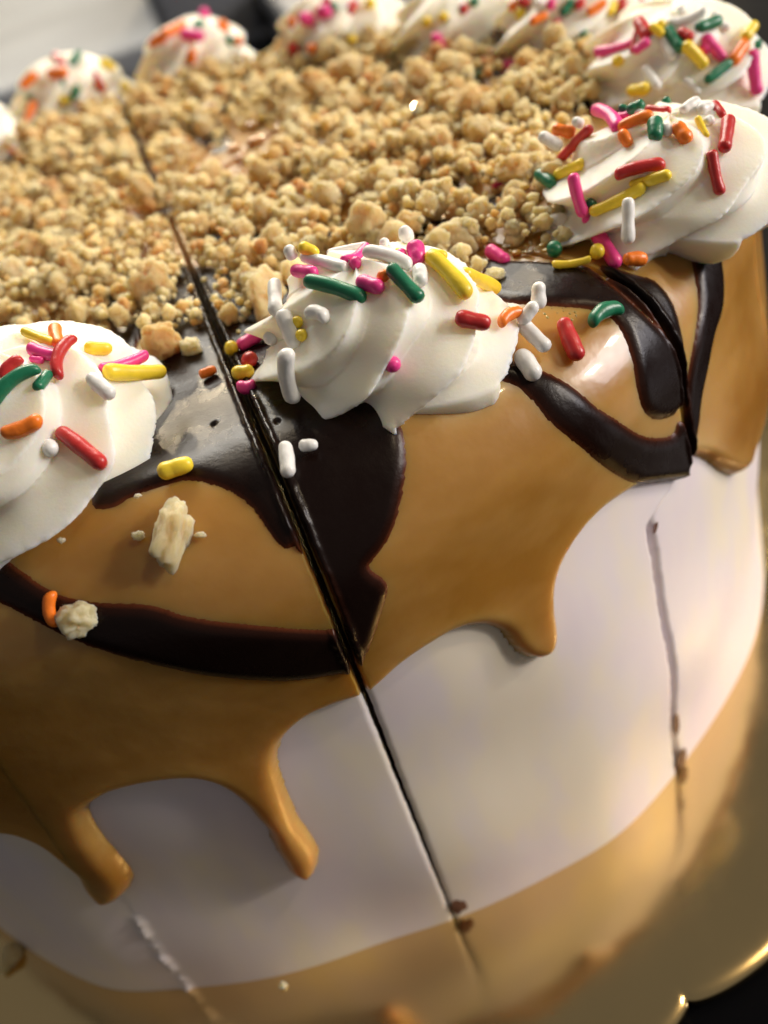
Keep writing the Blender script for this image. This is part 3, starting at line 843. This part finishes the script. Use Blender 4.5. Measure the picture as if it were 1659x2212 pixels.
SPR['far_left'] = z(0, 0, .5, [(1290, 70, 1360, 95, 55, 'p'), (1370, 55, 1430, 45, 60, 'p'), (1395, 5, 1430, 20, 50, 'r'), (1440, 35, 1440, 35, 45, 'g'), (1505, 55, 1535, 5, 45, 'r'), (1270, 100, 1270, 100, 50, 'o'), (1345, 205, 1345, 205, 45, 'o'), (1255, 190, 1275, 235, 50, 'r'), (1520, 150, 1520, 190, 45, 'y'), (1500, 245, 1540, 230, 50, 'y'), (1470, 200, 1470, 240, 42, 'g'), (1580, 10, 1620, 15, 45, 'y')])
SPR['second'] = z(0, 0, .5, [(645, 200, 715, 155, 52, 'o'), (700, 150, 800, 100, 45, 'o'), (775, 145, 885, 160, 52, 'p'), (828, 210, 828, 275, 42, 'o'), (880, 65, 880, 65, 52, 'p'), (940, 90, 985, 140, 52, 'o'), (980, 150, 1005, 195, 34, 'g'), (835, 115, 875, 90, 32, 'g'), (1030, 165, 1030, 185, 40, 'o')])
SPR['first'] = z(0, 69, .3333, [(135, 360, 235, 265, 62, 'o'), (75, 400, 75, 400, 48, 'p'), (190, 420, 190, 420, 45, 'g'), (225, 450, 185, 610, 62, 'o', .1), (355, 150, 405, 215, 65, 'r'), (305, 275, 440, 260, 75, 'o'), (400, 135, 400, 135, 55, 'o'), (455, 215, 520, 125, 52, 'g'), (405, 330, 405, 330, 45, 'g'),
    (385, 435, 455, 450, 52, 'y'), (465, 440, 505, 345, 52, 'g'), (595, 250, 675, 390, 52, 'r'), (650, 180, 745, 245, 62, 'y'), (795, 320, 825, 390, 72, 'y')])
SPR['top'] = z(864, 466.6, .25, [(755, 280, 930, 395, 125, 'p'), (1335, 305, 1335, 305, 150, 'g'), (1310, 415, 1655, 365, 70, 'y', .1), (340, 240, 340, 240, 80, 'o'), (580, 400, 580, 400, 100, 'w')]) + [
    (1290, 547, 1290, 547, 35, 'y'), (1346, 560, 1398, 560, 32, 'o'), (1215, 688, 1252, 777, 39, 'r'), (1276, 702, 1345, 668, 35, 'g', -.25), (1124, 695, 1185, 755, 36, 'w'), (1119, 757, 1161, 820, 42, 'w'),
    (513, 750, 577, 710, 30, 'p'), (501, 755, 501, 755, 33, 'y'), (527, 792, 550, 764, 34, 'r'), (500, 806, 549, 802, 34, 'y'), (510, 833, 554, 830, 33, 'p', .2), (430, 812, 468, 796, 22, 'o'),
    (340, 1022, 417, 998, 40, 'y'), (615, 955, 623, 1030, 34, 'w'), (645, 963, 687, 960, 29, 'w'), (113, 1276, 120, 1355, 29, 'o', .2), (1615, 292, 1685, 230, 33, 'o')] + z(1036.8, 207.4, .25, [(105, 780, 355, 605, 75, 'p'), (355, 650, 495, 555, 65, 'p'), (480, 565, 445, 815, 45, 'p'), (260, 775, 440, 1010, 112, 'y')]) + z(864, 0, .25, [
    (1565, 520, 1535, 750, 85, 'g'), (1255, 475, 1235, 585, 85, 'y'), (1095, 580, 1160, 580, 80, 'y'), (1395, 495, 1490, 610, 85, 'w'), (1265, 720, 1265, 720, 90, 'g'), (860, 830, 860, 830, 125, 'p'), (855, 585, 1045, 525, 85, 'p'), (990, 430, 990, 430, 85, 'o'), (835, 350, 965, 340, 85, 'r'),
    (490, 555, 490, 555, 105, 'o'), (640, 650, 730, 650, 90, 'g'), (740, 590, 740, 590, 75, 'o'), (535, 745, 535, 745, 95, 'y'), (30, 380, 30, 380, 90, 'o'), (55, 450, 55, 450, 75, 'g'), (590, 570, 680, 570, 95, 'w')]) + z(0, 69, .3333, [(590, 570, 590, 610, 55, 'p'), (415, 640, 415, 640, 55, 'o'), (20, 750, 95, 785, 50, 'o')])

def capsule(name, a, b, rad, bend, bdir, rs):
    a, b = np.array(a), np.array(b); L = np.linalg.norm(b - a)
    ax = (b - a) / max(L, 1e-9)
    core = max(L - 2 * rad, rad * .15); mid = (a + b) / 2
    rings, ns = 9, 12
    blunt = rs.choice([.5, .5, .62, .8])
    ts = []; 
    cap = np.linspace(0, np.pi / 2, 5)
    e1 = [(-core / 2 - rad * math.cos(c) * (1.15 - blunt * .3), rad * math.sin(c) ** (1.2 - blunt * .7)) for c in cap]
    body = [(x, rad) for x in np.linspace(-core / 2, core / 2, rings)[1:-1]]
    e2 = [(core / 2 + rad * math.sin(c) * (1.15 - blunt * .3), rad * math.cos(c) ** (1.2 - blunt * .7)) for c in cap]
    prof = e1 + body + e2
    side = np.cross(ax, bdir); side /= max(np.linalg.norm(side), 1e-9); nb_ = np.cross(side, ax)
    ph0 = rs.uniform(0, 6.28); wv = rs.uniform(.01, .035)
    V = []
    for t, r in prof:
        u = t / (L / 2 + 1e-9)
        r = max(r, 0) * (1 + wv * math.sin(3.1 * u + ph0) + .03 * math.sin(7 * u + ph0 * 2))
        cc = mid + ax * t + side * bend * L * (1 - u * u) 
        for k in range(ns):
            p = 2 * math.pi * k / ns
            V.append(cc + (side * math.cos(p) + nb_ * math.sin(p)) * r * (1 + .03 * math.sin(2 * p + ph0 + 2 * u)))
    n = len(prof); i = np.arange(n - 1)[:, None] * ns; j = np.arange(ns)[None]; j2 = (j + 1) % ns
    F = np.stack([i + j, i + j2, i + ns + j2, i + ns + j], -1).reshape(-1, 4)
    me = bpy.data.meshes.new(name); me.from_pydata([tuple(v) for v in (np.array(V) - mid)], [], F.tolist()); me.validate()
    me.polygons.foreach_set('use_smooth', np.ones(len(me.polygons), bool))
    o = bpy.data.objects.new(name, me); COL.objects.link(o); o.location = mid
    return o
def top_hit(p):
    s, th, X = hit([p], .0016)
    n = normal_at(s, th)[0]
    X = X[0]
    if X[2] > CH - .001:
        i, j = hm_idx(X[0], X[1])
        lift = max(HM[max(i - 1, 0):i + 2, max(j - 1, 0):j + 2].mean() - X[2], 0) * .8 if 0 <= i < 260 and 0 <= j < 260 else 0
        X = X + n * lift
    return X, n
def host_hit(host, p):
    if host == 'top': return top_hit(p)
    d = rays([p])[0]
    h = BVH[host].ray_cast(Vector(CAMLOC), Vector(d))
    if h[0] is None: return None, None
    n = np.array(h[1]); n = n if n @ d < 0 else -n
    return np.array(h[0]), n
rs = np.random.default_rng(3)
made = []
for host, rows in SPR.items():
    for row in rows:
        x0, y0, x1, y1, w, col = row[:6]; bend = row[6] * .65 if len(row) > 6 else rs.normal() * .012
        mid = ((x0 + x1) / 2, (y0 + y1) / 2)
        P, n = host_hit(host, mid)
        d = rays([mid])[0]
        if P is None:
            for k in range(1, 30):
                for a in range(10):
                    P, n = host_hit(host, (mid[0] + 4 * k * math.cos(a * .628), mid[1] + 4 * k * math.sin(a * .628)))
                    if P is not None: break
                if P is not None: break
            if P is None: continue
            dep_ = (P - CAMLOC) @ _fwd
            P = CAMLOC + d * dep_ / (d @ _fwd); n = -d
        dep_ = (P - CAMLOC) @ _fwd
        rad = w / 2 * .95 * dep_ / FPX
        v = -d
        if abs(x0 - x1) + abs(y0 - y1) < 1:
            ax = v * .9 + n * .35; ax /= np.linalg.norm(ax)
            tip = P + n * rad * .6 + v * rad * .9
            A, B = tip, tip - ax * rad * (2.6 if host != 'top' else 2.1)
        else:
            m = n if n @ v > .6 else n + v * (1.0 - n @ v)
            m /= np.linalg.norm(m)
            C0 = P + n * rad * .80
            ends = []
            for q in ((x0, y0), (x1, y1)):
                dq = rays([q])[0]
                t = ((C0 - CAMLOC) @ m) / (dq @ m)
                E = CAMLOC + dq * t
                Ph, nh = host_hit(host, q)
                if Ph is not None:
                    th_ = (Ph - CAMLOC) @ dq
                    if th_ < t - .0: E = CAMLOC + dq * (th_ - rad * .15)
                ends.append(E)
            A, B = ends
            L = np.linalg.norm(B - A); mx = rad * 11
            if L > mx:
                c = (A + B) / 2; A, B = c + (A - c) * mx / L, c + (B - c) * mx / L
        o = capsule('sprinkle', A, B, rad, bend, v, rs)
        o.data.materials.append(CANDY[col])
        ln = math.hypot(x1 - x0, y1 - y0) / w
        made.append((o, host, col, 'round end of a' if ln < 1.25 else 'short' if ln < 2.3 else 'long', mid))
HOSTN = {'middle': 'the middle rosette', 'left': 'the left edge rosette', 'right': 'the big right rosette', 'corner': 'the top right corner rosette', 'far_right': 'the rosette beside the corner one',
         'far_mid': 'the far rosette behind the middle one', 'far_left': 'the rosette left of top centre', 'second': 'the second far rosette', 'first': 'the leftmost whole rosette', 'top': 'the cake'}
ORD = ['first', 'second', 'third', 'fourth', 'fifth', 'sixth', 'seventh', 'eighth', 'ninth', 'tenth']
NUM = ['', 'one', 'two', 'three', 'four', 'five', 'six', 'seven', 'eight', 'nine', 'ten']
groups = {}
def where_top(m):
    x, y = m
    if y > 1200: return 'the low chocolate stripe left of the cut'
    if x < 420 and y > 900: return 'dark chocolate beside the left rosette'
    if y > 900: return 'dark chocolate below the middle rosette'
    if x < 600 and y > 690: return 'the cut beside the middle rosette'
    if x > 1600: return 'the dark stripe behind the right rosette'
    if y > 640: return 'the caramel right of the middle rosette'
    if y > 520: return 'the rim between middle and right rosettes'
    if y > 330: return 'the crumbs beside the right rosette'
    if x > 1090: return 'the crumbs below the corner rosette'
    if x > 800: return 'the crumbs below the top edge rosettes'
    return 'the crumbs below the far left rosettes'
for o, host, col, shp, mid in made:
    pl = where_top(mid) if host == 'top' else HOSTN[host]
    groups.setdefault((pl, col, shp), []).append((o, mid))
for (pl, col, shp), items in groups.items():
    c = CNAME[col]
    art = f'round end of a {c} sprinkle' if shp.startswith('round') else f'{shp} {c} sprinkle'
    items.sort(key=lambda t: t[1][0])
    for q, (o, mid) in enumerate(items):
        if len(items) == 1: lab = f'{art} on {pl}'
        elif len(items) == 2: lab = f'{"left" if q == 0 else "right"} of the two {shp if not shp.startswith("round") else "end-on"} {c} sprinkles on {pl}'
        else: lab = f'{ORD[q]} of the {NUM[len(items)]} {shp if not shp.startswith("round") else "end-on"} {c} sprinkles on {pl}, from left'
        if len(lab.split()) > 16: lab = lab.replace(', from left', '')
        tag(o, lab, 'sprinkle', 'sugar sprinkles')
print('sprinkles', len(made))

# ------------------------------------------------------------------ odd crumbs, bubbles, glint domes, smears
FUDGE = 'smears of brown fudge on the pale side'
def odd(name, p, wpx, hpx, ang, seed, tone, label, flat=.55, cat='crumb', m=CRUMB, group='loose crumbs on the glaze', onboard=False):
    if onboard:
        d = rays([p])[0]; t = -CAMLOC[2] / d[2]; X = CAMLOC + d * t; n = np.array([0, 0, 1.0])
    else:
        X, n = top_hit(p)
        if group == FUDGE: X = hit([p], -.0001)[2][0]
    dep_ = (X - CAMLOC) @ _fwd
    me = lumpy(name, 4, seed, .36)
    a = me.attributes.new('tone', 'FLOAT', 'POINT'); a.data.foreach_set('value', np.full(len(me.vertices), tone, np.float32))
    me.materials.append(m)
    o = bpy.data.objects.new(name, me); COL.objects.link(o)
    # local x along the picture's right rotated by ang, flattened towards the surface
    v = math.cos(ang) * _right - math.sin(ang) * _up; v = v - n * (v @ n); v /= np.linalg.norm(v); u = np.cross(n, v)
    Mx = Matrix.Identity(4)
    sx, sy = wpx * dep_ / FPX, hpx * dep_ / FPX; sz = min(sx, sy) * flat * 1.6
    P = X + n * sz * .22
    for i in range(3): Mx[i][0], Mx[i][1], Mx[i][2], Mx[i][3] = v[i] * sx, u[i] * sy, n[i] * sz, P[i]
    o.matrix_world = Mx
    tag(o, label, cat, group); return o
odd('crumb', (377, 1152), 84, 150, .18, 101, -.05, 'large pale flaky crumb stuck on the caramel below the left rosette')
odd('crumb', (170, 1334), 95, 75, -.3, 102, -.05, 'pale ragged crumb on the low chocolate stripe beside an orange sprinkle')
odd('crumb', (357, 762), 84, 68, 0, 103, .75, 'brown nutty crumb on the chocolate right of the left rosette', .9)
odd('crumb', (415, 757), 50, 46, .5, 104, -.05, 'small pale ragged crumb on the chocolate left of the front cut')
odd('crumb', (585, 665), 80, 110, .4, 105, .35, 'large smooth tan crumb pressed against the middle rosette', .9)
odd('crumb', (345, 660), 100, 70, 0, 106, .5, 'big tan crumb at the front edge of the crumbs behind the left rosette', .9)
odd('crumb', (985, 545), 110, 70, 0, 107, .1, 'big tan crumb right behind the middle rosette', .8)
odd('crumb', (1118, 412), 74, 62, 0, 108, .3, 'tan crumb between pink and yellow sprinkles left of the right rosette', .6)
odd('crumb', (1068, 600), 50, 36, 0, 109, 0, 'small pale crumb at the dark band right of the middle rosette')
odd('crumb', (300, 1158), 28, 22, 0, 110, 0, 'tiny pale crumb left of the large flaky crumb')
odd('crumb', (434, 1156), 26, 14, 0, 111, .2, 'tiny tan crumb right of the large flaky crumb')
odd('crumb', (147, 1177), 17, 13, 0, 112, 0, 'tiny pale crumb just right of the left rosette foot')
odd('crumb', (300, 1075), 16, 12, 0, 113, 0, 'tiny pale crumb under the left rosette by the chocolate edge')
odd('crumb', (30, 2068), 44, 60, .3, 114, .2, 'tan crumb on the board at the lower left corner', .6, onboard=True)
odd('crumb', (612, 2131), 18, 16, 0, 115, -.1, 'tiny pale crumb on the board below the cake', .6, onboard=True)
FUDGEM = m_plain('brown_fudge', (.13, .055, .032), .5, 0, 300, .4)
for p, w, h, a, sd, lb in [((1472, 1640), 34, 60, -.2, 120, 'brown fudge smear at the foot of the right crack'), ((1461, 1565), 20, 70, -.25, 121, 'brown fudge smear low on the right crack'), ((1416, 1140), 14, 26, .2, 122, 'brown fudge speck at the top of the right crack'),
                           ((992, 1955), 40, 56, -.3, 123, 'brown fudge smear where the front cut meets the board'), ((941, 1845), 8, 18, -.3, 124, 'dark fudge fleck low on the front cut')]:
    odd('fudge_smear', p, w, h, a, sd, .8, lb, .10, 'fudge smear', FUDGEM, FUDGE)

def dome_set(idx, pts):
    V, F, off = [], [], 0
    for (x, y, r) in pts:
        X, n = top_hit((x, y))
        t1 = np.cross(n, [0, 0, 1.0] if abs(n[2]) < .9 else [1.0, 0, 0]); t1 /= np.linalg.norm(t1); t2 = np.cross(n, t1)
        for k in range(4):
            a = k / 4 * math.pi / 2 * 1.15
            for j in range(8):
                q = 2 * math.pi * j / 8
                V.append(X + (t1 * math.cos(q) + t2 * math.sin(q)) * r * math.cos(a - .2) + n * (r * .55 * math.sin(a) - .0001))
        V.append(X + n * (r * .56 - .0001))
        for k in range(3):
            for j in range(8): F.append([off + k * 8 + j, off + k * 8 + (j + 1) % 8, off + k * 8 + 8 + (j + 1) % 8, off + k * 8 + 8 + j])
        for j in range(8): F.append([off + 24 + j, off + 24 + (j + 1) % 8, off + 32, off + 32])
        off += 33
    me = bpy.data.meshes.new('bubbles_glint_domes'); me.from_pydata([tuple(v) for v in V], [], [f[:3] if f[2] == f[3] else f for f in F])
    me.polygons.foreach_set('use_smooth', np.ones(len(me.polygons), bool))
    a = me.attributes.new('thick', 'FLOAT', 'POINT'); a.data.foreach_set('value', np.full(len(me.vertices), .6, np.float32))
    o = link('bubbles_glint_domes', me, (CARAMEL,), SLICES[idx]); o['kind'] = 'stuff'
rb = np.random.default_rng(5)
def scat(n, x0, y0, x1, y1, wob, r0=.00006, r1=.00019):
    out = []
    for _ in range(n):
        t = rb.random(); out.append((x0 + (x1 - x0) * t + rb.normal() * wob, y0 + (y1 - y0) * t + rb.normal() * wob * .5, rb.uniform(r0, r1)))
    return out
dome_set(13, [(430, 365, .0012), (345, 380, .0011)])  # domes added on the glaze to catch highlights
dome_set(0, scat(22, 1160, 668, 1250, 720, 16) + scat(30, 1010, 520, 1180, 545, 16, .0002, .0006) + [(1030, 520, .0006), (1115, 545, .0007), (500, 660, .0006), (530, 640, .0008)])  # scattered bubbles, plus single domes added to catch glints
dome_set(5, [(545, 275, .0016), (548, 305, .0016), (505, 320, .0015), (590, 350, .0016), (460, 255, .0018), (520, 340, .0014)])  # domes added where the central caramel glints, shaped to mirror the lamps
